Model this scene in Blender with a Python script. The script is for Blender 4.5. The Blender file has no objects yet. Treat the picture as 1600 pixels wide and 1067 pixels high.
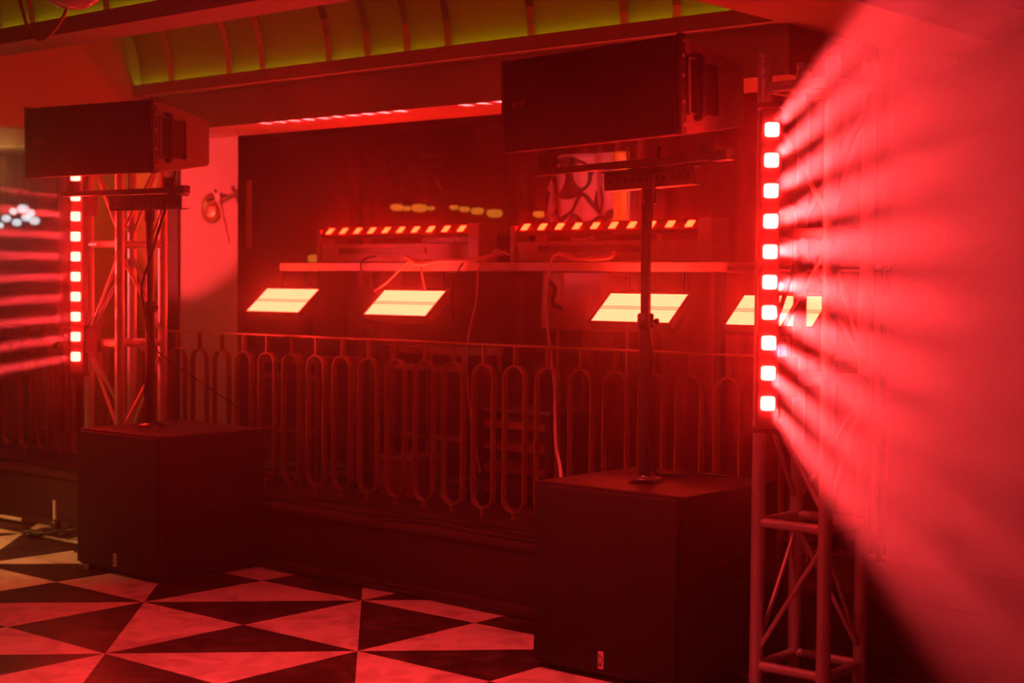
import bpy, bmesh, math, random
from mathutils import Vector, Matrix
random.seed(7)
PI = math.pi
C = bpy.context.scene.collection
sc = bpy.context.scene

# ------------------------------------------------------------------ camera, exposure, world
cam_d = bpy.data.cameras.new('camera'); cam = bpy.data.objects.new('camera', cam_d); C.objects.link(cam)
cam.location = (0, 0, 1.45)
cam.rotation_euler = (Matrix.Rotation(0.7063, 4, 'Z') @ Matrix.Rotation(PI/2 - 0.0372, 4, 'X') @ Matrix.Rotation(0.0093, 4, 'Z')).to_euler()
cam_d.sensor_width = 36; cam_d.lens = 2422.6*36/1600; cam_d.dof.use_dof = True; cam_d.dof.focus_distance = 6.5; cam_d.dof.aperture_fstop = 2.0; cam_d.clip_start = 0.05; cam_d.clip_end = 100
sc.camera = cam
sc.view_settings.view_transform = 'Standard'; sc.view_settings.look = 'None'
sc.view_settings.exposure = 0.0; sc.view_settings.gamma = 1.0; sc.view_settings.use_curve_mapping = False
sc.cycles.use_denoising = True
sc.cycles.max_bounces = 5; sc.cycles.diffuse_bounces = 2; sc.cycles.glossy_bounces = 3
sc.cycles.transmission_bounces = 3; sc.cycles.volume_bounces = 0; sc.cycles.sample_clamp_indirect = 4
w = bpy.data.worlds.new('night'); sc.world = w; w.use_nodes = True
w.node_tree.nodes['Background'].inputs[0].default_value = (0.02, 0.0, 0.0, 1)
w.node_tree.nodes['Background'].inputs[1].default_value = 0.2

RED = (1.0, 0.040, 0.046)
def lamp(name, kind, loc, energy, color, direction=None, **kw):
    d = bpy.data.lights.new(name, kind); o = bpy.data.objects.new(name, d); C.objects.link(o)
    o.location = loc; d.energy = energy; d.color = color
    if direction is not None: o.rotation_euler = Vector(direction).to_track_quat('-Z', 'Y').to_euler()
    for k, v in kw.items(): setattr(d, k, v)
    return o
# unseen lamps, several of them added only to lift the light
lamp('warm_room_lamp', 'SPOT', (-8.5, 2.2, 2.9), 850, (1.0, 0.42, 0.10), (0.55, 1.6, -2.9), shadow_soft_size=0.15, spot_size=0.88, spot_blend=1.0)
lamp('added_red_fill', 'AREA', (-2.6, 1.6, 3.1), 12, RED, (-0.4, 0.62, -0.45), size=0.5)  # added red fill, no such fixture known
lamp('added_red_fill', 'AREA', (-8.8, 3.0, 3.0), 14, RED, (0.35, 0.8, -0.35), size=0.5)  # second added red fill, from the left
lamp('added_floor_fill', 'AREA', (-3.4, 3.0, 3.1), 88, RED, (-.1, 0.1, -1), size=0.4, spread=1.7)  # added overhead fill that brightens the tiles
lamp('red_side_spot', 'SPOT', (-9.5, 3.5, 1.3), 760, RED, (1.5, 2.6, .72), shadow_soft_size=.05, spot_size=math.radians(27), spot_blend=.25)
lamp('added_cloth_spot', 'SPOT', (-4.7, 6.45, 2.28), 60, (1.0, .10, .10), (-.95, .85, -.40), shadow_soft_size=.03, spot_size=.7, spot_blend=.6)  # added spot so the printed cloth is lit
lamp('red_side_spot', 'SPOT', (-8.3, 3.9, 1.55), 230, RED, (1.4, 1.1, -.16), shadow_soft_size=.05, spot_size=math.radians(34), spot_blend=.5)  # extra spot added to brighten the left truss chords
lamp('warm_bay_lamp', 'POINT', (-9.3, 5.55, 2.15), 3.5, (1.0, .50, .10), shadow_soft_size=.06)
HAZE_DENSITY = 0.0225
BEAM_R, BEAM_L, BEAM_UP = 5600.0, 14000.0, 1600.0

# ------------------------------------------------------------------ materials
def mat(name, base, rough=0.5, metal=0.0, noise=0.0, nscale=20.0, bump=0.0, emit=None, estr=0.0, spec=0.5):
    m = bpy.data.materials.new(name); m.use_nodes = True; nt = m.node_tree; b = nt.nodes['Principled BSDF']
    b.inputs['Roughness'].default_value = rough; b.inputs['Metallic'].default_value = metal
    b.inputs['Specular IOR Level'].default_value = spec
    tc = nt.nodes.new('ShaderNodeTexCoord'); n = nt.nodes.new('ShaderNodeTexNoise')
    n.inputs['Scale'].default_value = nscale; n.inputs['Detail'].default_value = 5
    nt.links.new(tc.outputs['Object'], n.inputs['Vector'])
    r = nt.nodes.new('ShaderNodeMixRGB'); r.inputs[1].default_value = (*[c*(1-noise) for c in base], 1)
    r.inputs[2].default_value = (*[min(1, c*(1+noise)) for c in base], 1)
    nt.links.new(n.outputs['Fac'], r.inputs[0]); nt.links.new(r.outputs[0], b.inputs['Base Color'])
    if bump:
        bp = nt.nodes.new('ShaderNodeBump'); bp.inputs['Strength'].default_value = bump; bp.inputs['Distance'].default_value = 0.01
        nt.links.new(n.outputs['Fac'], bp.inputs['Height']); nt.links.new(bp.outputs[0], b.inputs['Normal'])
    if emit:
        b.inputs['Emission Color'].default_value = (*emit, 1); b.inputs['Emission Strength'].default_value = estr
    return m
M = {}
M['black'] = mat('black_coated_plywood', (0.008, 0.008, 0.008), 0.5, noise=.3, nscale=120, bump=.15)
M['grille'] = mat('black_speaker_grille', (0.004, 0.004, 0.004), 0.7, noise=.4, nscale=300, bump=.3)
M['plastic'] = mat('black_plastic', (0.03, 0.03, 0.03), 0.38, noise=.2)
M['cabinet'] = mat('dark_moulded_cabinet', (0.34, 0.32, 0.32), 0.42, noise=.3, nscale=60, bump=.1)
M['steel'] = mat('dark_steel', (0.16, 0.16, 0.16), 0.35, 0.8, noise=.3, nscale=60)
M['alu'] = mat('brushed_aluminium', (0.74, 0.72, 0.70), 0.38, 0.35, noise=.12, nscale=80)
M['brass'] = mat('aged_brass', (0.50, 0.29, 0.13), 0.30, 0.45, noise=.25, nscale=30)
M['plaster'] = mat('pale_plaster', (0.62, 0.56, 0.52), 0.75, noise=.06, nscale=6)
M['beam'] = mat('painted_beam', (0.42, 0.37, 0.36), 0.6, noise=.06, nscale=5)
M['wallr'] = mat('rough_painted_wall', (0.50, 0.44, 0.42), 0.8, noise=.12, nscale=60, bump=.2)
M['olive'] = mat('olive_gold_lacquer', (0.30, 0.23, 0.012), 0.45, noise=.25, nscale=3)
M['mirror'] = mat('mirror_strip', (0.75, 0.70, 0.66), 0.12, 0.95, noise=.1, nscale=12)
M['dark'] = mat('dark_stained_wood', (0.05, 0.025, 0.02), 0.5, noise=.3, nscale=8)
M['ledge'] = mat('dark_stone', (0.035, 0.02, 0.02), 0.55, noise=.5, nscale=14, bump=.15)
M['back'] = mat('dark_lacquered_panel', (0.10, 0.035, 0.018), 0.35, noise=.3, nscale=2)
M['curtain'] = mat('heavy_curtain', (0.35, 0.12, 0.10), 0.85, noise=.15, nscale=20)
M['white'] = mat('white_laminate', (0.78, 0.75, 0.72), 0.45, noise=.04, nscale=9)
M['cable'] = mat('black_rubber_cable', (0.02, 0.02, 0.02), 0.45)
M['pale_cable'] = mat('pale_plastic_cable', (0.75, 0.62, 0.58), 0.45)
M['opal'] = mat('opal_glass', (0.85, 0.80, 0.76), 0.25)
M['print'] = mat('printed_cloth', (0.60, 0.33, 0.34), 0.7, noise=.12, nscale=6)
M['motif'] = mat('dark_print', (0.04, 0.008, 0.012), 0.7)
M['yellow'] = mat('yellow_lining', (0.85, 0.55, 0.06), 0.55, noise=.1)
M['frame'] = mat('pale_metal_frame', (0.62, 0.45, 0.36), 0.4, 0.3, noise=.1)
M['badge'] = mat('badge_metal', (0.75, 0.55, 0.55), 0.4, 0.2)
M['dull'] = mat('dull_lettering', (0.22, 0.14, 0.14), 0.6)
M['print_white'] = mat('white_lettering', (0.75, 0.72, 0.72), 0.5)
M['lens_r'] = mat('lit_red_lens', (0.3, 0.3, 0.3), 0.3, emit=(1.0, 0.012, 0.010), estr=145)
M['lens_l'] = mat('lit_red_lens', (0.3, 0.3, 0.3), 0.3, emit=(1.0, 0.013, 0.009), estr=115)
M['lens_t'] = mat('lit_amber_red_lens', (0.3, 0.3, 0.3), 0.3, emit=(1.0, 0.0036, 0.0008), estr=140)
M['led_warm'] = mat('warm_led_strip', (0.4, 0.4, 0.4), 0.4, emit=(0.62, 0.60, 0.01), estr=8.5)
M['glow'] = mat('dim_amber_glow', (0.4, 0.3, 0.1), 0.4, emit=(1.0, 0.30, 0.03), estr=.45)  # emission stands in for blurred amber glints in the dark windows
M['bulb'] = mat('cool_white_bulb', (0.8, 0.8, 0.8), 0.3, emit=(0.80, 0.95, 1.0), estr=1.0)

def floor_mat():
    m = bpy.data.materials.new('marble_triangle_tiles'); m.use_nodes = True; nt = m.node_tree; b = nt.nodes['Principled BSDF']
    N, L = nt.nodes.new, nt.links.new
    tc = N('ShaderNodeTexCoord'); mp = N('ShaderNodeMapping'); mp.vector_type = 'TEXTURE'
    mp.inputs['Location'].default_value = (-5.0703, 3.5260, 0); mp.inputs['Rotation'].default_value = (0, 0, 0.7878); mp.inputs['Scale'].default_value = (0.9757, 0.9757, 1)
    L(tc.outputs['Object'], mp.inputs['Vector']); sp = N('ShaderNodeSeparateXYZ'); L(mp.outputs[0], sp.inputs[0])
    def ma(op, a, bb=None):
        n = N('ShaderNodeMath'); n.operation = op
        for k, v in enumerate((a, bb)):
            if v is None: continue
            if isinstance(v, (int, float)): n.inputs[k].default_value = v
            else: L(v, n.inputs[k])
        return n.outputs[0]
    x, y = sp.outputs[0], sp.outputs[1]
    par = ma('FLOORED_MODULO', ma('ADD', ma('FLOOR', x), ma('FLOOR', y)), 2.0)
    fx = ma('ABSOLUTE', ma('SUBTRACT', ma('FLOORED_MODULO', x, 1.0), 0.5)); fy = ma('ABSOLUTE', ma('SUBTRACT', ma('FLOORED_MODULO', y, 1.0), 0.5))
    g = ma('GREATER_THAN', fx, fy)
    k = ma('ABSOLUTE', ma('SUBTRACT', g, par))
    no = N('ShaderNodeTexNoise'); no.inputs['Scale'].default_value = 5; no.inputs['Detail'].default_value = 9; no.inputs['Distortion'].default_value = 1.5
    L(tc.outputs['Object'], no.inputs['Vector'])
    wr = N('ShaderNodeValToRGB'); wr.color_ramp.elements[0].position = .32; wr.color_ramp.elements[0].color = (.42, .34, .30, 1); wr.color_ramp.elements[1].position = .55; wr.color_ramp.elements[1].color = (.72, .62, .55, 1)
    br = N('ShaderNodeValToRGB'); br.color_ramp.elements[0].position = .45; br.color_ramp.elements[0].color = (.020, .012, .011, 1); br.color_ramp.elements[1].position = .75; br.color_ramp.elements[1].color = (.10, .06, .055, 1)
    L(no.outputs['Fac'], wr.inputs[0]); L(no.outputs['Fac'], br.inputs[0])
    mx = N('ShaderNodeMixRGB'); L(k, mx.inputs[0]); L(br.outputs[0], mx.inputs[1]); L(wr.outputs[0], mx.inputs[2]); L(mx.outputs[0], b.inputs['Base Color'])
    b.inputs['Roughness'].default_value = 0.38
    return m
M['floor'] = floor_mat()

def strobe_mat():
    m = bpy.data.materials.new('lit_led_matrix'); m.use_nodes = True; nt = m.node_tree; b = nt.nodes['Principled BSDF']
    N, L = nt.nodes.new, nt.links.new
    tc = N('ShaderNodeTexCoord'); sp = N('ShaderNodeSeparateXYZ'); L(tc.outputs['Object'], sp.inputs[0])
    def ma(op, a, bb=None, c=None):
        n = N('ShaderNodeMath'); n.operation = op
        for k, v in enumerate((a, bb, c)):
            if v is None: continue
            if isinstance(v, (int, float)): n.inputs[k].default_value = v
            else: L(v, n.inputs[k])
        return n.outputs[0]
    # local x along the panel, local z up the panel: rows of diodes, a duller tube across the middle
    dz = ma('ABSOLUTE', ma('SUBTRACT', ma('FLOORED_MODULO', ma('MULTIPLY', sp.outputs[2], 78.0), 1.0), 0.5))
    dx = ma('ABSOLUTE', ma('SUBTRACT', ma('FLOORED_MODULO', ma('MULTIPLY', sp.outputs[0], 130.0), 1.0), 0.5))
    dot = ma('GREATER_THAN', 0.36, dz)
    dot2 = ma('GREATER_THAN', 0.42, dx)
    on = ma('MULTIPLY', dot, ma('ADD', 0.55, ma('MULTIPLY', dot2, 0.45)))
    mid = ma('GREATER_THAN', 0.011, ma('ABSOLUTE', sp.outputs[2]))
    s = ma('ADD', ma('MULTIPLY', ma('SUBTRACT', 1.0, mid), ma('ADD', 10.0, ma('MULTIPLY', on, 44.0))), ma('MULTIPLY', mid, 24.0))
    b.inputs['Base Color'].default_value = (.2, .2, .2, 1); b.inputs['Emission Color'].default_value = (1.0, 0.024, 0.0105, 1)
    L(s, b.inputs['Emission Strength'])
    return m
M['strobe'] = strobe_mat()

# ------------------------------------------------------------------ mesh helpers
class MB:
    def __init__(s): s.v = []; s.f = []; s.sm = []
    def add(s, vs, fs, smooth=False):
        o = len(s.v); s.v += [tuple(v) for v in vs]; s.f += [tuple(i+o for i in f) for f in fs]; s.sm += [smooth]*len(fs); return s
    def box(s, x0, x1, y0, y1, z0, z1, bev=0.0, R=None, T=None):
        bm = bmesh.new(); bmesh.ops.create_cube(bm, size=1)
        for v in bm.verts: v.co = Vector(((x0+x1)/2+v.co.x*(x1-x0), (y0+y1)/2+v.co.y*(y1-y0), (z0+z1)/2+v.co.z*(z1-z0)))
        if bev > 0: bmesh.ops.bevel(bm, geom=bm.edges[:], offset=bev, segments=2, affect='EDGES', profile=.6)
        if R is not None: bmesh.ops.transform(bm, matrix=R, verts=bm.verts)
        bm.verts.index_update(); s.add([v.co for v in bm.verts], [[v.index for v in f.verts] for f in bm.faces]); bm.free(); return s
    def tube(s, pts, r, n=10, cap=True, smooth=True):
        pts = [Vector(p) for p in pts]; rs = r if isinstance(r, (list, tuple)) else [r]*len(pts)
        rings = []; up = None
        for i, p in enumerate(pts):
            t = (pts[min(i+1, len(pts)-1)]-pts[max(i-1, 0)]).normalized()
            if up is None: up = t.orthogonal().normalized()
            else: up = (up - t*up.dot(t)); up = up.normalized() if up.length > 1e-5 else t.orthogonal().normalized()
            b = t.cross(up); rings.append([p+(up*math.cos(2*PI*k/n)+b*math.sin(2*PI*k/n))*rs[i] for k in range(n)])
        vs = [v for ri in rings for v in ri]; fs = []
        for i in range(len(pts)-1):
            for k in range(n): a = i*n+k; b_ = i*n+(k+1) % n; fs.append((a, b_, b_+n, a+n))
        s.add(vs, fs, smooth)
        if cap: s.add(rings[0], [tuple(reversed(range(n)))]); s.add(rings[-1], [tuple(range(n))])
        return s
    def prism(s, poly, axis, a, b):
        # poly: 2-D points in the plane perpendicular to axis (axis 0: (y,z); 1: (x,z); 2: (x,y))
        def P(p, t): return (t, p[0], p[1]) if axis == 0 else ((p[0], t, p[1]) if axis == 1 else (p[0], p[1], t))
        n = len(poly); vs = [P(p, a) for p in poly]+[P(p, b) for p in poly]
        s.add(vs, [tuple(range(n)), tuple(reversed(range(n, 2*n)))]+[(i, i+n, (i+1) % n+n, (i+1) % n) for i in range(n)]); return s
    def lathe(s, prof, n=24, c=(0, 0, 0)):
        vs = []; fs = []
        for r, z in prof:
            for k in range(n): vs.append((c[0]+r*math.cos(2*PI*k/n), c[1]+r*math.sin(2*PI*k/n), c[2]+z))
        for i in range(len(prof)-1):
            for k in range(n): a = i*n+k; b = i*n+(k+1) % n; fs.append((a, b, b+n, a+n))
        s.add(vs, fs, True); return s
    def xform(s, R): s.v = [tuple(R @ Vector(v)) for v in s.v]; return s
    def build(s, name, m, parent=None, loc=None, rot=None):
        me = bpy.data.meshes.new(name); me.from_pydata(s.v, [], s.f); me.validate(); me.update()
        bm = bmesh.new(); bm.from_mesh(me); bmesh.ops.recalc_face_normals(bm, faces=bm.faces); bm.to_mesh(me); bm.free()
        if len(me.polygons) == len(s.sm): me.polygons.foreach_set('use_smooth', s.sm)
        me.materials.append(m); o = bpy.data.objects.new(name, me); C.objects.link(o)
        if parent: o.parent = parent
        if loc: o.location = loc
        if rot: o.rotation_euler = rot
        return o
def thing(name, label, cat, loc=(0, 0, 0), rot=(0, 0, 0), group=None):
    o = bpy.data.objects.new(name, None); C.objects.link(o); o.empty_display_size = .1
    o.location = loc; o.rotation_euler = rot; return tag(o, label, cat, group)
def tag(o, label, cat, group=None, kind=None):
    o['label'] = label; o['category'] = cat
    if group: o['group'] = group
    if kind: o['kind'] = kind
    return o
def struct(o): o['kind'] = 'structure'; return o
def text(name, body, size, m, parent, loc, rot, ext=.0008, label=None):
    cu = bpy.data.curves.new(name, 'FONT'); cu.body = body; cu.size = size; cu.extrude = ext; cu.align_x = 'CENTER'; cu.align_y = 'CENTER'
    t = bpy.data.objects.new(name+'_c', cu); C.objects.link(t); bpy.context.view_layer.update()
    me = bpy.data.meshes.new_from_object(t.evaluated_get(bpy.context.evaluated_depsgraph_get())); C.objects.unlink(t); bpy.data.objects.remove(t)
    me.materials.clear(); me.materials.append(m); o = bpy.data.objects.new(name, me); C.objects.link(o); o.parent = parent; o.location = loc; o.rotation_euler = rot
    if label: o['label'] = label
    return o
def smooth_path(pts, k=6):
    P = [Vector(p) for p in pts]; P = [2*P[0]-P[1]]+P+[2*P[-1]-P[-2]]; out = []
    for i in range(1, len(P)-2):
        for j in range(k):
            t = j/k; a, b, c, d = P[i-1], P[i], P[i+1], P[i+2]
            out.append(.5*((2*b)+(-a+c)*t+(2*a-5*b+4*c-d)*t*t+(-a+3*b-3*c+d)*t**3))
    out.append(P[-2]); return out

# ------------------------------------------------------------------ the room
struct(MB().box(-13.2, 6, -3, 10, -.1, 0).build('floor', M['floor']))
struct(MB().box(-13.2, 6, -3, 10, 3.4, 3.5).build('ceiling', M['beam']))
struct(MB().box(-13.2, -13, -3, 10, 0, 3.4).build('wall_left', M['plaster']))
struct(MB().box(5.8, 6, -3, 10, 0, 3.4).build('wall_far_right', M['plaster']))
struct(MB().box(-13.2, 6, -3.2, -3, 0, 3.4).build('wall_behind', M['plaster']))
struct(MB().box(-13.2, 6, 8.6, 8.8, 0, 3.4).build('wall_back', M['back']))
struct(MB().box(-3.43, 6, 6.8, 7.0, 0, 2.60).build('wall_right', M['wallr']))
struct(MB().prism([(-7.978, 6.106), (-7.411, 6.106), (-7.72, 6.36), (-7.978, 6.36)], 2, 0.0, 2.33).build('wall_pier', M['plaster']))
struct(MB().box(-8.10, -7.978, 6.09, 6.30, 0.0, 2.33).build('trim_1', M['dark']))
struct(MB().box(-9.133, -8.10, 6.2, 6.36, 0, 2.42).build('wall_olive', M['olive']))
struct(MB().box(-12.9, -9.133, 6.2, 6.36, 2.385, 2.53).build('trim_2', M['olive']))
# low wall under the railing, with a stone ledge
lo = struct(MB().box(-12.9, -1.9, 5.20, 5.86, 0, .285).build('wall_low', M['ledge']))
struct(MB().box(-12.9, -1.9, 5.175, 5.88, .285, .31, bev=.006).build('trim_3', M['dark']))
struct(MB().box(-12.9, -1.9, 5.150, 5.20, 0, .035, bev=.006).build('baseboard_low', M['dark']))
# beams and soffits above the opening, all running along the railing
struct(MB().box(-12.9, -3.34, 5.668, 6.106, 2.33, 2.535).build('trim_4', M['beam']))       # soffit over the opening
struct(MB().box(-12.9, -7.411, 6.106, 6.36, 2.53, 3.38).build('wall_over_bay', M['beam']))
struct(MB().box(-7.411, -3.34, 6.106, 6.30, 2.36, 3.38).build('wall_over_opening', M['beam']))
struct(MB().box(-7.70, -3.34, 5.559, 6.10, 2.536, 2.572).box(-7.70, -3.34, 5.559, 5.565, 2.572, 2.603).build('trim_5', M['beam']))        # stepped ledge in front of the soffit
struct(MB().box(-7.70, -3.34, 3.945, 4.165, 2.534, 2.575).box(-7.70, -3.34, 3.945, 3.951, 2.575, 2.606).box(-7.70, -3.34, 3.99, 4.165, 2.575, 3.39).build('trim_6', M['beam']))         # nearer cross beam
struct(MB().box(-3.335, -2.86, 1.0, 6.79, 2.534, 3.39).build('trim_7', M['beam']))          # beam running towards the viewer
struct(MB().box(-7.86, -7.705, 1.0, 5.9, 2.30, 3.39).build('wall_end_drop', M['wallr']))
def vault(n1, n0, s0, s1, ribs, nm):
    # barrel vault between two beams, profile an ellipse arc
    cn, rn, rz = (n0+n1)/2, (n1-n0)/2, .74
    prof = [(cn+rn*math.cos(a), 2.58+rz*math.sin(a)) for a in [PI*k/28 for k in range(29)]]
    m = MB(); P = prof+[(p[0]+(p[0]-cn)/rn*.02, p[1]+.03) for p in reversed(prof)]
    n = len(prof); vs = [(s0, *p) for p in prof]+[(s1, *p) for p in prof]; m.add(vs, [(i, i+1, i+1+n, i+n) for i in range(n-1)], True)
    v = struct(m.build(nm, M['olive']))
    for s_ in ribs:
        r = MB(); vs = []
        for (a, z) in prof:
            d = Vector((cn-a, 2.6-z)).normalized()
            for ds, off in ((-.022, .014), (.022, .014), (.022, 0.0), (-.022, 0.0)): vs.append((s_+ds, a+d.x*off, z+d.y*off))
        fs = []
        for i in range(n-1):
            for k in range(4): fs.append((i*4+k, i*4+(k+1) % 4, i*4+4+(k+1) % 4, i*4+4+k))
        r.add(vs, fs).build('mirror_rib', M['mirror'], v)
    return v
vault(5.61, 4.165, -7.70, -3.34, [-7.389, -6.868, -6.584, -6.052, -5.764, -5.481, -5.201, -4.672, -4.135, -3.851], 'ceiling_vault_near_opening')
vault(3.99, 1.0, -7.70, -3.34, [-7.1, -6.55, -6.27, -5.70, -5.14, -4.6, -4.0], 'ceiling_vault_over_floor')
struct(MB().box(-7.69, -3.35, 5.570, 5.585, 2.573, 2.577).build('trim_8', M['led_warm']))
struct(MB().box(-7.69, -3.35, 3.956, 3.970, 2.576, 2.580).build('trim_10', M['led_warm']))
# window wall deep inside the opening
for i, (a, b) in enumerate([(-12.9, -10.6), (-10.5, -8.9), (-8.8, -7.25), (-7.15, -6.2)]):
    f = struct(MB().box(a, a+.06, 8.45, 8.56, 0, 2.7).box(b-.06, b, 8.45, 8.56, 0, 2.7).box(a+.06, b-.06, 8.45, 8.56, 2.62, 2.7).box(a+.06, b-.06, 8.45, 8.56, .9, .97).build('window_%d' % (i+1), M['dark']))
cur = MB(); K = 220; vs = []
for i in range(K):
    s_ = -6.15+3.9*i/(K-1); n_ = 7.9+.05*math.sin(i*.62)+.02*math.sin(i*.23)
    vs += [(s_, n_, .02), (s_, n_, 2.9)]
cur.add(vs, [(2*i, 2*i+2, 2*i+3, 2*i+1) for i in range(K-1)], True)
co = cur.build('curtain', M['curtain']); sm = co.modifiers.new('t', 'SOLIDIFY'); sm.thickness = .008
tag(co, 'heavy pleated floor-length curtain hanging behind the desk', 'curtain')
# pale strip standing in for the reflection on the window edge beside the pier
struct(MB().box(-7.80, -7.772, 6.49, 6.52, 1.66, 2.10, bev=.004).build('trim_9', M['opal']))

# ------------------------------------------------------------------ subwoofers
def subwoofer(s0, label):
    t = thing('subwoofer', label, 'subwoofer', (s0, 4.488, 0), group='subwoofers on the tiled floor')
    W, D, Hh = .668, .665, .708
    MB().box(0, W, .022, D, .02, Hh, bev=.010).build('cabinet', M['black'], t)
    g = MB().box(.012, W-.012, 0, .024, .035, Hh-.012, bev=.006).build('grille', M['grille'], t)
    bd = MB().box(W/2-.013, W/2+.013, -.004, .001, .048, .112, bev=.0015).build('badge', M['badge'], t); bd['label'] = 'small upright brand plate'
    text('lettering', 'RCF', .026, M['motif'], bd, (W/2, -.0045, .080), (PI/2, -PI/2, 0))
    for x in (.05, W-.05):
        for y in (.07, D-.06): MB().lathe([(.001, 0), (.022, 0), (.024, .022), (.001, .022)], 16, (x, y, 0)).build('foot', M['plastic'], t)
    for x in (-.001, W+.001):
        fr = MB()
        fr.box(x-.004, x+.004, .22, .44, .44, .455).box(x-.004, x+.004, .22, .44, .345, .36).box(x-.004, x+.004, .22, .235, .36, .44).box(x-.004, x+.004, .425, .44, .36, .44)
        fr.box(x-.003, x+.003, .235, .425, .385, .41); fr.build('handle', M['plastic'], t)
    MB().lathe([(.001, 0), (.045, 0), (.045, .004), (.024, .006), (.024, .012), (.001, .012)], 24, (W/2, .26, Hh-.001)).build('pole_socket', M['steel'], t)
    return t
subwoofer(-6.705, 'large black subwoofer cabinet on the floor left of the railing, beside the left truss')
subwoofer(-3.721, 'large black subwoofer cabinet in the right foreground, nearest to the viewer')

# ------------------------------------------------------------------ poles, brackets and top speakers
def helix_cable(x, y, z0, z1, r, turns, k=80):
    return [(x+r*math.cos(2*PI*turns*i/k), y+r*math.sin(2*PI*turns*i/k), z0+(z1-z0)*i/k) for i in range(k+1)]
def pole(x, y, lean, label):
    t = thing('speaker_pole', label, 'speaker pole', (x, y, .709), (0, lean, 0), 'speaker poles standing on the subwoofers')
    MB().tube([(0, 0, .012), (0, 0, .62)], .024, 18).build('lower_tube', M['plastic'], t)
    MB().tube([(0, 0, .55), (0, 0, 1.135)], .0195, 18).build('upper_tube', M['plastic'], t)
    MB().lathe([(.024, 0), (.031, .003), (.031, .05), (.024, .056)], 20, (0, 0, .58)).build('collar', M['plastic'], t)
    kn = MB(); kn.tube([(.028, 0, .605), (.050, 0, .605)], .006, 8).tube([(.045, 0, .605), (.055, 0, .605)], .012, 10); kn.build('clamp_knob', M['plastic'], t)
    MB().lathe([(.0, .012), (.062, .012), (.058, .018), (.026, .024), (.026, .03)], 24).build('base_flange', M['steel'], t)
    return t
pole(-6.437, 4.748, -.012, 'black tubular speaker pole wound with cable on the left subwoofer')
pole(-3.387, 4.748, -.010, 'black tubular speaker pole standing on the right subwoofer')

def top_speaker(px, py, rz, tilt, dx, dy, zc, label, blabel, c0=-.43, c1=.47, p0=-.18, p1=.23):
    R = Matrix.Translation((px, py, zc)) @ Matrix.Rotation(rz, 4, 'Z') @ Matrix.Rotation(-tilt, 4, 'Y')
    # bracket: crossbar, end clamps, perforated plate, pole cup
    zb = -.17-.065
    b = thing('speaker_bracket', blabel, 'speaker bracket', R @ Vector((0, 0, zb)), R.to_euler(), 'brackets under the top speakers')
    MB().box(dx+c0, dx+c1, -.10, -.06, -.012, .014, bev=.004).build('crossbar', M['steel'], b)
    MB().box(dx+c1-.07, dx+c1+.005, -.108, -.052, -.018, .022, bev=.005).build('crossbar_end', M['steel'], b)
    MB().box(p0, p1, -.04, -.034, -.088, -.018, bev=.002).box(p0, p1, -.034, .02, -.088, -.083).box(p0, p1, -.06, .02, -.022, -.015).build('perforated_plate', M['steel'], b)
    h = MB()
    for k in range(11): hx = p0+.03+(p1-p0-.06)*k/10; h.tube([(hx, -.0415, -.055), (hx, -.0398, -.055)], .009, 12)
    h.build('hole_shade', M['motif'], b)  # dark discs paint the shade inside the holes
    MB().tube([(0.0, .0, -.145), (0.0, .0, -.080)], .027, 16).build('pole_cup', M['plastic'], b)
    for x in (dx-.36, dx+c1-.10):
        c = MB().box(x-.022, x+.022, -.105, -.055, .012, .064, bev=.003); c.tube([(x, -.115, .03), (x, -.045, .03)], .006, 8)
        c.build('clamp', M['steel'], b)
    MB().tube([(dx+.02, -.07, .012), (dx+.018, -.07, .062)], .004, 8).build('tie_rod', M['alu'], b)
    # loudspeaker lying on its side
    t = thing('loudspeaker', label, 'loudspeaker', R @ Vector((dx, dy, 0)), R.to_euler(), 'top loudspeakers on poles')
    W, D, h0, h1 = .395, .44, .170, .112
    prof = [(.03, -h0), (.03, h0), (.10, h0-.006), (D-.02, h1+.002), (D, h1-.012), (D, -h1+.012), (D-.02, -h1-.002), (.10, -h0+.006)]
    m = MB().prism([(y, z) for y, z in prof], 0, -W, W); cb = m.build('cabinet', M['cabinet'], t)
    bv = cb.modifiers.new('b', 'BEVEL'); bv.width = .006; bv.segments = 2; bv.limit_method = 'ANGLE'
    MB().box(-W+.004, W-.004, 0, .032, -h0, h0, bev=.005).build('grille', M['grille'], t)
    for sx in (-1, 1):
        x = sx*(W+.006)
        r_ = MB().box(x-.008, x+.008, .008, .040, -h0-.004, h0+.008, bev=.002)
        rail = r_.build('side_rail', M['steel'], t)
        bo = MB()
        for z in (-.14, -.06, .03, .10, .15): bo.tube([(x+sx*.006, .024, z), (x+sx*.011, .024, z)], .006, 10)
        bo.build('bolt', M['alu'], rail)
        fr = MB(); y0, y1, za, zb2 = .065, .26, -.100, .100
        fr.box(x-.008, x+.004, y0, y1, zb2-.008, zb2).box(x-.008, x+.004, y0, y1, za, za+.008).box(x-.008, x+.004, y0, y0+.008, za, zb2).box(x-.008, x+.004, y1-.008, y1, za, zb2)
        fr.build('handle_surround', M['cabinet'], t)
        MB().box(x-.008, x-.002, y0+.008, y1-.008, za+.008, zb2-.008).build('recess_shade', M['motif'], t)  # flat dark plate paints the shade of a recess
        MB().tube(smooth_path([(x-.004, .115, .108), (x+sx*.022, .115, .095), (x+sx*.026, .115, 0), (x+sx*.022, .115, -.095), (x-.004, .115, -.108)]), .013, 12).build('handle', M['plastic'], t)
    text('lettering', 'RCF', .036, M['dull'], t, (-.318, -.0008, .0), (PI/2, 0, 0), .0006, 'small dull brand name on the grille')
    return t
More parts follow.
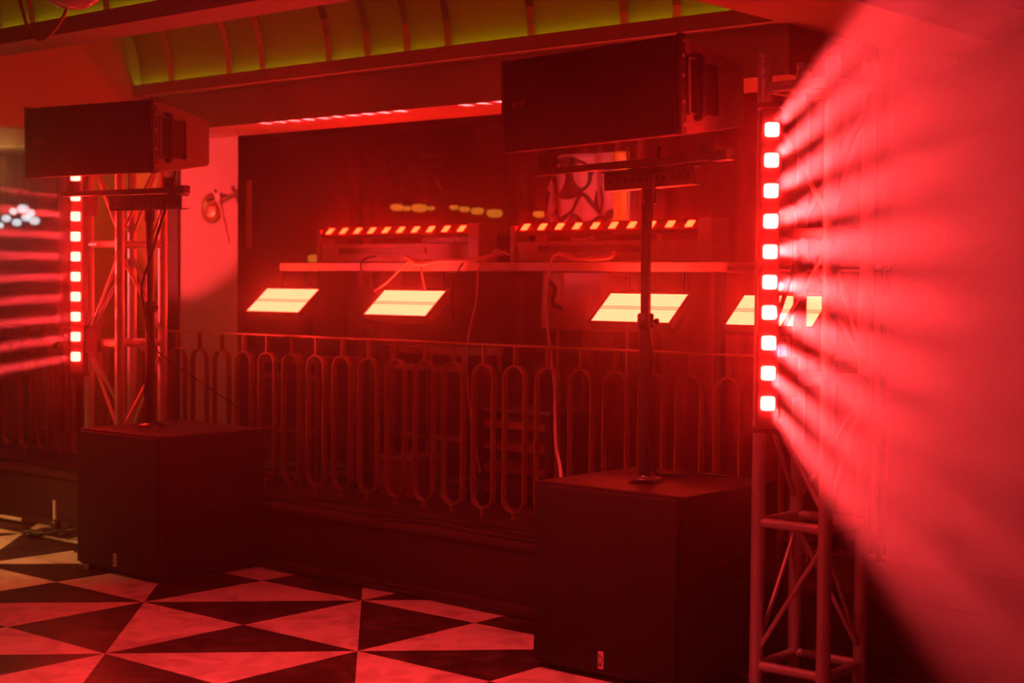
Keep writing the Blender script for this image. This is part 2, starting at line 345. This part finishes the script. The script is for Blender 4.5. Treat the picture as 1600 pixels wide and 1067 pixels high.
top_speaker(-3.393, 4.745, 0.0, .034, -.065, -.295, 2.132, 'black loudspeaker mounted sideways on the right pole, larger in view', 'dark steel bracket carrying the right loudspeaker')
top_speaker(-6.448, 4.745, .222, .010, -.062, -.380, 2.125, 'black loudspeaker mounted sideways on the left pole with scuffed side', 'dark steel bracket carrying the left loudspeaker', -.44, .36, -.23, .235)

# ------------------------------------------------------------------ truss towers
def truss(s1, label):
    L = .27; n0 = 4.795; s0 = s1-L
    t = thing('truss_tower', label, 'truss tower', (s0, n0, 0), group='truss towers holding the light bars')
    MB().box(-.06, L+.06, -.06, L+.06, 0, .010, bev=.002).build('base_plate', M['steel'], t)
    cs = [(0, 0), (L, 0), (L, L), (0, L)]
    for (x, y) in cs:
        c = MB().tube([(x, y, .012), (x, y, 2.19)], .025, 20)
        c.lathe([(.025, 0), (.027, .004), (.027, .05), (.022, .055), (.022, .062), (.026, .066), (.026, .085), (.020, .09), (.001, .09)], 20, (x, y, 2.185)); c.build('chord', M['alu'], t)
    zs = [.085+.5175*k for k in range(5)]
    for z in zs:
        for k in range(4):
            a, b = cs[k], cs[(k+1) % 4]; MB().tube([(*a, z), (*b, z)], .0175, 12).build('crossbar', M['alu'], t)
    for i in range(4):
        z0, z1 = zs[i]+.045, zs[i+1]-.045
        for k in range(4):
            a, b = cs[k], cs[(k+1) % 4]
            if (i+k) % 2: a, b = b, a
            MB().tube([(*a, z0), (*b, z1)], .0095, 10).build('diagonal', M['alu'], t)
    return t
truss(-6.765, 'square aluminium truss tower behind the left subwoofer')
truss(-2.650, 'square aluminium truss tower at the right, washed out by haze')

# ------------------------------------------------------------------ vertical pixel bars on the trusses
def pixel_tower(x, y, z_lo, d, step, m, energy, label, side, soft, ang):
    d = Vector(d).normalized(); dh = Vector((d.x, d.y, 0)).normalized(); rz = math.atan2(dh.y, dh.x)+PI/2     # local -y looks along d
    t = thing('pixel_light_bar', label, 'light bar', (x, y, z_lo), (0, 0, rz), 'upright pixel light bars')
    top = 9*step
    MB().box(-.036, .036, .006, .085, -.085, top+.075, bev=.006).build('housing', M['plastic'], t)
    MB().box(-.046, .046, 0.0, .075, -.105, -.085, bev=.003).build('end_cap', M['plastic'], t); MB().box(-.046, .046, 0.0, .075, top+.075, top+.095, bev=.003).build('end_cap', M['plastic'], t)
    for k in range(10):
        z = k*step
        MB().box(-.0245, .0245, -.020, .006, z-.0245, z+.0245, bev=.010).build('lens', m, t)
    MB().box(side*.036, side*.105, .03, .08, .02, .16, bev=.004).build('power_box', M['plastic'], t); MB().box(side*.036, side*.09, .03, .08, top-.20, top-.08, bev=.004).build('power_box', M['plastic'], t)
    for q in (.80, .18): MB().box(-.02, .02, .085, .115, top*q, top*q+.05, bev=.003).build('clamp', M['steel'], t)
    for k in range(10):
        p = Vector((x, y, z_lo+k*step))+dh*.026
        lamp('beam_lamp', 'SPOT', p, energy, RED, d, shadow_soft_size=.020, spot_size=math.radians(ang), spot_blend=.7)
    return t
DR, DL = (.5813, -.8136, -.0145), (.61243, -.79349, -.01215)
pixel_tower(-2.800, 4.648, 1.045, DR, .1047, M['lens_r'], BEAM_R, 'upright bar of ten square lights on the right truss', 1, .02, 2.5)
pixel_tower(-6.962, 4.664, 1.050, DL, .1040, M['lens_l'], BEAM_L, 'upright bar of ten lights on the left truss, partly behind the loudspeaker', 1, .02, 2.1)

# ------------------------------------------------------------------ desk and what stands on it
t = thing('dj_desk', 'long white-edged desk behind the railing carrying two light bars', 'desk', (-5.47, 6.48, 0))
MB().box(-1.55, 1.55, -.38, .37, 1.515, 1.56, bev=.004).build('desk_top', M['white'], t)
for x in (-1.45, 1.45):
    for y in (-.25, .31): MB().box(x-.02, x+.02, y-.02, y+.02, 0, 1.515, bev=.003).build('leg', M['steel'], t)
MB().box(-1.45, 1.45, .295, .325, .25, .29).build('rail', M['steel'], t)

def table_bar(s0, s1, f0, f1, post, label):
    t = thing('pixel_light_bar', label, 'light bar', ((s0+s1)/2, 6.30, 1.562), group='pixel light bars lying on the desk')
    h = (s1-s0)/2; c = (s0+s1)/2
    MB().box(-h, h-.09, -.045, .06, .006, .110, bev=.006).build('base', M['cabinet'], t)
    MB().box(-h+.18, h-.42, -.052, -.044, .052, .086, bev=.002).build('base_slot', M['plastic'], t)
    MB().box(h-.085, h, -.075, .075, 0, .214, bev=.006).build('end_bracket', M['cabinet'], t)
    MB().box(-h-.004, -h+.03, -.060, .060, 0, .195, bev=.006).build('end_bracket', M['cabinet'], t)
    R = Matrix.Translation((0, -.035, .186)) @ Matrix.Rotation(math.radians(-46), 4, 'X')     # local -y faces up and forward
    MB().box(-h+.032, h-.088, 0, .030, -.038, .038, bev=.006).xform(R).build('light_head', M['plastic'], t)
    for k in range(10):
        x = f0+(f1-f0)*k/9-c
        MB().box(x-.021, x+.021, -.004, .003, -.023, .023, bev=.005).xform(R).build('lens', M['lens_t'], t)
        d = R.to_3x3() @ Vector((.10, -1, 0)); p = Vector((c+x, 6.30, 1.562))+(R @ Vector((x*0, -.018, 0)))
        lamp('beam_lamp', 'SPOT', p, BEAM_UP, RED, d, shadow_soft_size=.012, spot_size=math.radians(5), spot_blend=.6)
    return t
table_bar(-6.850, -5.550, -6.760, -5.713, 1, 'horizontal bar of ten small lights on the left half of the desk')
table_bar(-5.340, -4.065, -5.258, -4.221, 1, 'horizontal bar of ten small lights on the right half of the desk')
def player(s0, s1, label):
    t = thing('dj_player', label, 'dj player', ((s0+s1)/2, 6.44, 1.562), group='dj players behind the light bars')
    h = (s1-s0)/2
    MB().box(-h, h, 0, .36, .012, .168, bev=.008).build('housing', M['plastic'], t)
    text('lettering', 'Pioneer Dj', .036, M['print_white'], t, (0.0, -.001, .1245), (PI/2, 0, 0), .0005)
    MB().lathe([(.001, 0), (.075, 0), (.082, .008), (.08, .014), (.001, .016)], 28, (0, .19, .168)).build('jog_wheel', M['steel'], t)
    for x in (-h+.03, h-.03):
        for y in (.03, .32): MB().lathe([(.001, 0), (.014, 0), (.014, .013), (.001, .013)], 12, (x, y, 0)).build('foot', M['plastic'], t)
player(-6.18, -5.74, 'black dj player behind the left light bar, its white lettering half hidden')
player(-5.23, -4.79, 'black dj player behind the right light bar, its white lettering half hidden')

# ------------------------------------------------------------------ strobe panels hanging below the desk edge
def strobe(cx, wd, label):
    tl = math.radians(50); R = Matrix.Rotation(-tl, 4, 'X')
    t = thing('strobe_panel', label, 'strobe light', (cx, 5.985, 1.340), (-tl, 0, 0), 'strobe panels under the desk edge')
    h = .111; w = wd/2
    MB().box(-w, w, .004, .05, -h, h, bev=.004).build('housing', M['plastic'], t)
    f = MB().box(-w, w, -.006, .004, h-.010, h).box(-w, w, -.006, .004, -h, -h+.008).box(-w, -w+.012, -.006, .004, -h+.008, h-.010).box(w-.012, w, -.006, .004, -h+.008, h-.010); f.build('bezel', M['plastic'], t)
    MB().box(-w+.012, w-.012, -.002, .0035, -h+.008, h-.010).build('led_panel', M['strobe'], t)
    Ri = R.inverted()
    y = MB()
    for sx in (-.16, .16):
        a = Ri @ Vector((0, .06, .045)); b = Ri @ Vector((0, .135, .174)); c = Ri @ Vector((0, .135, .08))
        y.tube([(sx, a.y, a.z), (sx, c.y, c.z), (sx, b.y, b.z)], .006, 8)
    c = Ri @ Vector((0, .135, .08)); y.tube([(-.165, c.y, c.z), (.165, c.y, c.z)], .006, 8)
    y.build('yoke', M['plastic'], t)
strobe(-6.858, .476, 'glowing strobe panel leftmost under the desk edge')
strobe(-5.868, .486, 'glowing strobe panel second from the left, below the left light bar')
strobe(-4.314, .476, 'glowing strobe panel behind the right speaker pole')
strobe(-3.562, .462, 'glowing strobe panel rightmost, seen through the right truss')

t = thing('light_stand', 'slim dark stand and rail beyond the desk end carrying the rightmost strobe', 'light stand', (-3.12, 6.125, 0))
MB().tube([(0, 0, .012), (0, 0, 1.54)], .014, 12).build('upright', M['steel'], t)
MB().tube([(-.79, 0, 1.527), (.03, 0, 1.527)], .010, 10).build('rail', M['steel'], t)
MB().lathe([(.001, 0), (.14, 0), (.14, .008), (.02, .014), (.001, .014)], 24).build('base', M['steel'], t)

# ------------------------------------------------------------------ railing with stadium loops
t = thing('railing', 'brass railing of tall round-ended loops on the low wall', 'railing', (0, 5.668, .31))
MB().box(-12.6, -2.95, -.016, .016, .838, .848, bev=.002).build('top_rail', M['brass'], t)
def stadium(hw, z0, z1, n=14):
    p = []
    for k in range(n+1): a = PI*k/n; p.append((hw*math.cos(a), z1-hw+hw*math.sin(a)))
    for k in range(n+1): a = PI+PI*k/n; p.append((hw*math.cos(a), z0+hw+hw*math.sin(a)))
    return p
lmesh = None
for k in range(-24, 9):
    s_ = -4.8128+.2006*k
    if lmesh is None:
        o_, i_ = stadium(.067, .035, .749), stadium(.061, .041, .743); m = MB(); n = len(o_); vs = []
        for y in (-.017, .017): vs += [(x, y, z) for x, z in o_]+[(x, y, z) for x, z in i_]
        fs = []
        for j in range(n):
            j2 = (j+1) % n
            fs += [(j, j2, n+j2, n+j), (2*n+j, 3*n+j, 3*n+j2, 2*n+j2), (j, 2*n+j, 2*n+j2, j2), (n+j, n+j2, 3*n+j2, 3*n+j)]
        m.add(vs, fs); lp = m.build('loop', M['brass'], t); lmesh = lp.data
        st_ = MB().box(-.004, .004, -.014, .014, .748, .839).build('stem', M['brass'], t); smesh = st_.data
        ft = MB().box(-.006, .006, -.014, .014, 0, .036).build('foot', M['brass'], t); fmesh = ft.data
    else:
        lp = bpy.data.objects.new('loop', lmesh); st_ = bpy.data.objects.new('stem', smesh); ft = bpy.data.objects.new('foot', fmesh)
        for o in (lp, st_, ft): C.objects.link(o); o.parent = t
    for o in (lp, st_, ft): o.location = (s_, 0, 0)

# ------------------------------------------------------------------ wall fitting on the pier
t = thing('wall_lamp', 'round brass wall fitting with a thin tilted rod on the lit pier', 'wall lamp', (-7.655, 6.105, 1.90), (PI/2, 0, 0))
MB().lathe([(.001, 0), (.088, 0), (.095, .006), (.09, .016), (.05, .026), (.001, .028)], 32).build('back_plate', M['brass'], t)
MB().tube([(.02, .015, .02), (0.17400000000000002, 0.06, .07)], .010, 12).build('arm', M['brass'], t)
MB().box(0.149, 0.194, .04, .085, .070, .10, bev=.003).build('knuckle', M['alu'], t)
MB().tube([(0.127, 0.103, 0.085), (0.194, -0.008, 0.085), (0.267, -0.221, 0.085)], [.014, .0105, .0085], 10).build('rod', M['white'], t)
MB().tube([(0.015, .045, .05), (0.23, 0.069, .085)], .007, 8).build('cross_arm', M['plastic'], t)

# ------------------------------------------------------------------ printed cloth behind the desk
t = thing('printed_cloth', 'flower-printed cloth with a yellow edge hanging behind the right light bar', 'hanging cloth', (-5.66, 7.30, 1.20))
def cloth_n(x, z): return .025*math.sin(x*17)+.012*math.sin(x*41+z*5)-.06*max(0, 1-((x)/.34)**2)**.5 if abs(x) < .34 else .0
def cl_poly(x0, x1, z0, ztop, m, name, dn=0, parent=None, nx=44, nz=30):
    vs = []; fs = []
    for i in range(nx+1):
        x = x0+(x1-x0)*i/nx; zt = ztop(x)
        for j in range(nz+1): z = z0+(zt-z0)*j/nz; vs.append((x, cloth_n(x, z)+dn, z))
    for i in range(nx):
        for j in range(nz): a = i*(nz+1)+j; fs.append((a, a+nz+1, a+nz+2, a+1))
    o = MB().add(vs, fs, True).build(name, m, parent); md = o.modifiers.new('t', 'SOLIDIFY'); md.thickness = .004; return o
def shoulder(x): return 1.02-.34*max(0, (-x-.12)/.21)**2.2 if x < -.12 else 1.02
cl_poly(-.33, .335, -.02, shoulder, M['print'], 'cloth', 0, t)
yl = cl_poly(.25, .335, .30, lambda x: 1.02, M['yellow'], 'lining', -.010, t); yl['label'] = 'bright yellow lining edge'
def stroke(pts, w_, parent, m=None):
    P = smooth_path([(x, 0, z) for x, z in pts], 7); n = len(P); vs = []; fs = []
    for i, p in enumerate(P):
        q = (P[min(i+1, n-1)]-P[max(i-1, 0)]).normalized(); nn = Vector((-q.z, 0, q.x)); ww = w_*(.35+.65*math.sin(PI*min(1, max(0, (i+.5)/n)))**.6)
        for sgn in (-1, 1): v = p+nn*ww*sgn; vs.append((v.x, cloth_n(v.x, v.z)-.008, v.z))
    for i in range(n-1): fs.append((2*i, 2*i+1, 2*i+3, 2*i+2))
    MB().add(vs, fs, True).build('printed_motif', m or M['motif'], parent)
ST = [([(-.13, .62), (-.05, .68), (.02, .78), (.08, .72), (.14, .66), (.2, .64)], .012),
      ([(-.09, .56), (-.04, .66), (.0, .62), (.01, .55), (-.03, .50)], .011), ([(-.03, .50), (-.06, .56), (-.02, .65), (.03, .60), (.03, .51), (-.01, .50)], .010),
      ([(.06, .52), (.07, .60), (.12, .645), (.19, .64)], .012), ([(-.24, .66), (-.18, .68), (-.12, .63), (-.06, .67)], .018),
      ([(.10, .80), (.10, .72), (.14, .68), (.17, .74), (.15, .82)], .014), ([(.18, .60), (.21, .66), (.25, .67), (.20, .615)], .016),
      ([(.26, .61), (.29, .59)], .012), ([(.14, .45), (.19, .53), (.25, .52), (.31, .44)], .028), ([(-.28, .62), (-.25, .50), (-.19, .55), (-.22, .42), (-.15, .38)], .026),
      ([(-.30, .74), (-.27, .80), (-.29, .68)], .018), ([(-.10, .45), (-.05, .36), (.02, .40), (.05, .32)], .018), ([(-.26, .28), (-.18, .22), (-.20, .14), (-.10, .10)], .02)]
for p, w_ in ST: stroke(p, w_, t)
for x in (-.22, .30): MB().tube([(x, .02, -1.20), (x, .02, .95)], .008, 8).build('frame_leg', M['frame'], t)
hd = []
for k in range(28): a = 2*PI*k/28; hd.append((-.08+.165*math.cos(a)*(1 if math.sin(a) > 0 else .9), .88+.125*math.sin(a)))
vs = [(x, cloth_n(x, z)-.009, z) for x, z in hd]+[(-.08, cloth_n(-.08, .9)-.012, .88)]
MB().add(vs, [(k, (k+1) % 28, 28) for k in range(28)]).build('printed_patch', M['motif'], t)

# ------------------------------------------------------------------ things deep behind the railing
t = thing('equipment_rack', 'open rack with pale horizontal shelf edges behind the railing', 'equipment rack', (-5.84, 7.06, 0))
MB().box(-.27, -.24, -.2, .20, 0, .70).box(.24, .27, -.2, .20, 0, .70).box(-.24, .24, .17, .20, .02, .70).build('case', M['dark'], t)
for z in (.10, .22, .34, .47, .60): MB().box(-.238, .238, -.19, .17, z, z+.045, bev=.004).build('shelf_unit', M['curtain'], t)
MB().box(-.25, .27, -.19, .20, .70, .715).build('lid', M['steel'], t)
t = thing('storage_box', 'plain box on the floor behind the railing, left of the rack', 'box', (-6.56, 6.75, 0))
MB().box(-.14, .14, -.12, .12, 0, .385, bev=.006).build('body', M['curtain'], t); MB().box(-.148, .148, -.128, .128, .385, .41, bev=.004).build('lid', M['frame'], t)
def frame_table(x, y, w_, d, h, label):
    t = thing('side_table', label, 'side table', (x, y, 0), group='pale framed tables behind the railing')
    MB().box(-w_/2, w_/2, -d/2, d/2, h-.05, h, bev=.004).build('table_top', M['frame'], t)
    for sx in (-1, 1):
        for sy in (-1, 1): MB().box(sx*(w_/2-.02)-.014, sx*(w_/2-.02)+.014, sy*(d/2-.02)-.014, sy*(d/2-.02)+.014, 0, h-.05).build('leg', M['frame'], t)
    MB().box(-w_/2+.034, w_/2-.034, -d/2+.01, -d/2+.03, .40, .435).build('stretcher', M['frame'], t)
    MB().box(-w_/2+.034, w_/2-.034, -d/2+.01, -d/2+.03, h-.16, h-.12).build('stretcher', M['frame'], t)
frame_table(-8.20, 7.40, .62, .4, .93, 'pale framed table behind the railing beside the pier')
frame_table(-7.20, 7.75, .70, .4, 1.02, 'pale framed table behind the railing under the second strobe')
for i, (s_, z_, ww) in enumerate([(-8.03, 2.0, .05), (-7.93, 1.99, .035), (-7.80, 1.99, .06), (-7.69, 1.985, .03), (-7.46, 1.985, .035), (-7.36, 1.97, .04), (-7.24, 1.955, .05), (-7.08, 1.935, .06), (-6.68, 1.92, .045)]):  # glowing lumps stand in for blurred reflections in the windows
    o = MB().lathe([(.001, -ww*.5), (ww*.7, -ww*.4), (ww, 0), (ww*.8, ww*.4), (.001, ww*.5)], 14).build('amber_glint', M['glow'], None, (s_, 8.1, z_))
    tag(o, 'dim amber glow standing in for a blurred glint in the dark windows', 'lamp', 'amber glows standing in for window glints')
tag(MB().tube([(-8.3, 8.12, 2.03), (-7.6, 8.12, 2.0), (-6.5, 8.12, 1.93)], .006, 6).tube([(-8.3, 8.12, 2.03), (-8.3, 8.5, 2.03)], .006, 6).tube([(-6.5, 8.12, 1.93), (-6.5, 8.5, 1.93)], .006, 6).build('glint_rail', M['dark']), 'thin dark rail added to hold the amber glows by the back wall', 'rail')
o = MB().box(-.14, .14, -.03, .03, -.03, .03, bev=.02).build('amber_glint_bar', M['glow'], None, (-9.35, 8.57, 1.64)); tag(o, 'dim amber glow standing in for a blurred glint just right of the pier, above the desk end', 'lamp')  # glowing bar stands in for another blurred window reflection
for i, (s_, z_, r) in enumerate([(-12.42, 1.99, .05), (-12.30, 2.05, .045), (-12.25, 1.95, .05), (-12.15, 2.07, .06), (-12.10, 1.99, .05), (-12.02, 2.03, .045), (-11.97, 1.96, .055), (-12.52, 1.93, .04)]):
    r *= .85; o = MB().lathe([(.001, -r*.75), (r*.7, -r*.6), (r, 0), (r*.7, r*.6), (.001, r*.75)], 12).build('crystal_bulb', M['bulb'], None, (s_, 7.6, z_))
    MB().tube([(0, 0, r*.7), (0, 0, 3.395-z_)], .003, 6).build('wire', M['cable'], o)
    tag(o, 'cool white bulb in the bright cluster at the far left edge', 'bulb', 'white bulbs at the far left')

# ------------------------------------------------------------------ chandelier at the top left
t = thing('chandelier', 'curled brass chandelier arm with a pale glass bowl hanging top left', 'chandelier', (-5.16, 3.2, 2.62))
MB().tube([(0, 0, -.05), (0, 0, .77)], .012, 12).build('stem', M['brass'], t)
MB().lathe([(.001, -.08), (.03, -.07), (.045, -.05), (.03, -.02), (.012, -.0)], 20).build('hub', M['brass'], t)
for sgn in (1, -1):
    arm = [(.0, 0, -.10), (.035, 0, -.16), (.075, 0, -.24), (.13, 0, -.29), (.19, 0, -.298), (.25, 0, -.27), (.30, 0, -.235), (.335, 0, -.20)]
    if sgn < 0: arm = [(x+.14, y, z) for x, y, z in arm]
    MB().tube([(x*sgn, y, z) for x, y, z in smooth_path(arm)], .0065, 10).build('arm', M['brass'], t)
    if sgn > 0: MB().tube([(x*sgn, y, z) for x, y, z in smooth_path([(.035, 0, -.16), (.02, 0, -.12), (.06, 0, -.09), (.11, 0, -.12), (.09, 0, -.165)])], .005, 8).build('scroll', M['brass'], t)
    b = MB().lathe([(.012, -.16), (.05, -.155), (.09, -.13), (.115, -.085), (.125, -.03), (.120, -.03), (.108, -.083), (.085, -.122), (.045, -.148), (.012, -.152)], 28).build('glass_bowl', M['opal'], t); b.location = (.36 if sgn > 0 else -.50, 0, -.048)

# ------------------------------------------------------------------ cables
def cable(pts, r, m, label, name='cable', group=None, cat='cable'):
    o = MB().tube(smooth_path(pts), r, 8).build(name, m); return tag(o, label, cat, group)
cable([(-5.80, 6.20, 1.572), (-5.854, 6.10, 1.572), (-5.927, 6.07, 1.565), (-6.074, 6.06, 1.456), (-6.16, 6.04, 1.40)], .006, M['pale_cable'], 'pale cable looping off the desk edge down to the second strobe, left strand')
cable([(-5.84, 6.17, 1.570), (-5.85, 6.085, 1.566), (-5.83, 6.075, 1.509), (-5.79, 6.06, 1.42)], .006, M['pale_cable'], 'short pale cable dropping straight from the desk edge to the second strobe')
cable([(-6.33, 6.22, 1.60), (-6.328, 6.12, 1.58), (-6.297, 6.07, 1.526), (-6.25, 6.07, 1.437), (-6.19, 6.10, 1.36)], .005, M['cable'], 'thin black cable hanging from the left light bar over the desk edge')
cable([(-5.50, 6.16, 1.57), (-5.52, 6.085, 1.57), (-5.571, 6.07, 1.493), (-5.602, 6.07, 1.39), (-5.62, 6.1, 1.25)], .005, M['cable'], 'black cable hanging off the desk between the two light bars')
cable([(-5.34, 6.18, 1.60), (-5.368, 6.09, 1.585), (-5.412, 6.07, 1.527), (-5.419, 6.06, 1.36), (-5.444, 6.02, 1.12), (-5.45, 6.05, .80), (-5.40, 6.08, .45)], .0055, M['pale_cable'], 'reddish cable hanging from between the light bars down past the railing')
cable([(-4.86, 6.16, 1.59), (-4.905, 6.09, 1.60), (-4.932, 6.07, 1.54), (-4.945, 6.06, 1.333), (-4.86, 6.0, 1.08), (-4.634, 5.75, .943), (-4.43, 5.5, .852), (-4.18, 5.2, .748), (-3.96, 4.96, .66), (-3.90, 4.90, .35), (-3.92, 4.92, .012)], .0075, M['pale_cable'], 'pale cable running from the right light bar down over the railing behind the right subwoofer')
cable([(-5.927, 6.06, 1.590), (-5.85, 6.072, 1.552), (-5.70, 6.08, 1.568), (-5.50, 6.08, 1.570), (-5.38, 6.10, 1.590), (-5.30, 6.16, 1.612)], .012, M['pale_cable'], 'thick pale strap sagging along the desk edge between the light bars', 'strap', cat='strap')
cable([(-4.905, 6.11, 1.604), (-4.814, 6.09, 1.58), (-4.713, 6.085, 1.574), (-4.594, 6.10, 1.58), (-4.58, 6.15, 1.60), (-4.63, 6.2, 1.61)], .010, M['pale_cable'], 'pale strap curled on the desk under the right light bar', 'strap', cat='strap')
cable([(-5.43, 6.20, 1.60), (-5.36, 6.14, 1.625), (-5.26, 6.14, 1.60)], .006, M['pale_cable'], 'stub of cable bundle lying in the gap between the light bars')
for j, (pts, r) in enumerate([([(-5.7, 5.5, .318), (-5.585, 5.40, .33), (-5.40, 5.22, .34), (-5.24, 5.20, .325), (-5.0, 5.30, .318), (-4.6, 5.24, .318), (-4.3, 5.22, .318)], .007),
                              ([(-6.1, 5.45, .318), (-5.6, 5.50, .318), (-5.2, 5.42, .318), (-4.7, 5.45, .318), (-4.0, 5.40, .318)], .008),
                              ([(-6.2, 5.30, .318), (-5.9, 5.33, .318), (-5.5, 5.28, .318), (-5.0, 5.37, .325), (-4.3, 5.32, .318)], .007),
                              ([(-9.6, 5.34, .318), (-9.0, 5.28, .325), (-8.5, 5.36, .318), (-8.0, 5.3, .318), (-7.4, 5.33, .318)], .008)]):
    cable(pts, r, M['cable'], ['thin cable drooping over the ledge edge in front of the railing', 'black cable lying on the ledge closest to the railing feet', 'black cable lying along the ledge between the railing and its edge', 'black cable lying on the ledge left of the left truss'][j])
cable([(-3.306, 4.70, 1.96), (-3.31, 4.69, 1.90), (-3.325, 4.69, 1.80), (-3.350, 4.705, 1.60), (-3.362, 4.712, 1.44), (-3.352, 4.71, 1.28), (-3.335, 4.71, 1.18), (-3.355, 4.72, 1.06), (-3.36, 4.73, .90), (-3.35, 4.75, .76), (-3.39, 4.90, .722), (-3.33, 5.02, .722), (-3.22, 5.06, .718)], .0065, M['cable'], 'black signal cable twisting down the right speaker pole onto the subwoofer')
cable([(-6.20, 4.72, 2.00), (-6.23, 4.70, 1.853), (-6.31, 4.70, 1.697), (-6.395, 4.712, 1.556), (-6.45, 4.70, 1.42), (-6.42, 4.70, 1.28), (-6.395, 4.71, 1.06), (-6.42, 4.70, .9), (-6.39, 4.72, .76), (-6.36, 4.78, .718)], .0075, M['cable'], 'black signal cable wound down the left speaker pole')
cable([(-6.31, 4.75, 1.90), (-6.34, 4.72, 1.75), (-6.40, 4.705, 1.60), (-6.395, 4.72, 1.40), (-6.40, 4.70, 1.20), (-6.38, 4.74, 1.10), (-6.33, 4.95, .95), (-6.2, 5.12, .80)], .0035, M['cable'], 'second black cable leaving the left speaker pole low towards the pier')
pts = [(-7.55+.16*math.cos(a)*(.7+.02*a), 4.93+.12*math.sin(a*1.13), .012+.03*abs(math.sin(a*1.7))) for a in [k*.7 for k in range(26)]]
cable(pts, .009, M['cable'], 'coil of black cable on the tiles left of the left subwoofer', 'coiled_cable')
tag(MB().lathe([(.001, 0), (.030, 0), (.032, .05), (.018, .07), (.001, .07)], 16).build('power_socket', M['plastic'], None, (-7.76, 5.06, 0)), 'black socket standing on the tiles at the foot of the low wall', 'socket')
tag(MB().tube([(-7.765, 5.06, .07), (-7.775, 5.065, .18)], .012, 10).build('plug_tube', M['pale_cable']), 'short pale grey tube sticking up from the black socket', 'tube')
cable([(-9.7, 5.06, .02), (-9.1, 5.09, .02), (-8.6, 5.07, .02), (-8.15, 5.09, .02)], .013, M['pale_cable'], 'pale conduit lying along the foot of the low wall at far left', 'conduit', cat='conduit')
cable([(-6.04, 5.13, .012), (-5.6, 5.11, .012), (-5.0, 5.125, .012), (-4.4, 5.10, .012), (-3.9, 5.12, .012)], .008, M['cable'], 'black cable lying on the tiles along the foot of the low wall')

# ------------------------------------------------------------------ haze
hz = MB().box(-12.95, 5.75, -2.95, 8.58, .001, 3.38).build('stage_haze', bpy.data.materials.new('stage_haze'))
m = hz.data.materials[0]; m.use_nodes = True; nt = m.node_tree; nt.nodes.remove(nt.nodes['Principled BSDF'])
vs_ = nt.nodes.new('ShaderNodeVolumeScatter'); vs_.inputs['Density'].default_value = HAZE_DENSITY; vs_.inputs['Anisotropy'].default_value = 0.72
vs2 = nt.nodes.new('ShaderNodeVolumeScatter'); vs2.inputs['Density'].default_value = HAZE_DENSITY*.65; vs2.inputs['Anisotropy'].default_value = 0.93
ad = nt.nodes.new('ShaderNodeAddShader'); nt.links.new(vs_.outputs[0], ad.inputs[0]); nt.links.new(vs2.outputs[0], ad.inputs[1])
nt.links.new(ad.outputs[0], nt.nodes['Material Output'].inputs['Volume'])
tag(hz, 'thin red-lit haze filling the whole room', 'haze', kind='stuff')
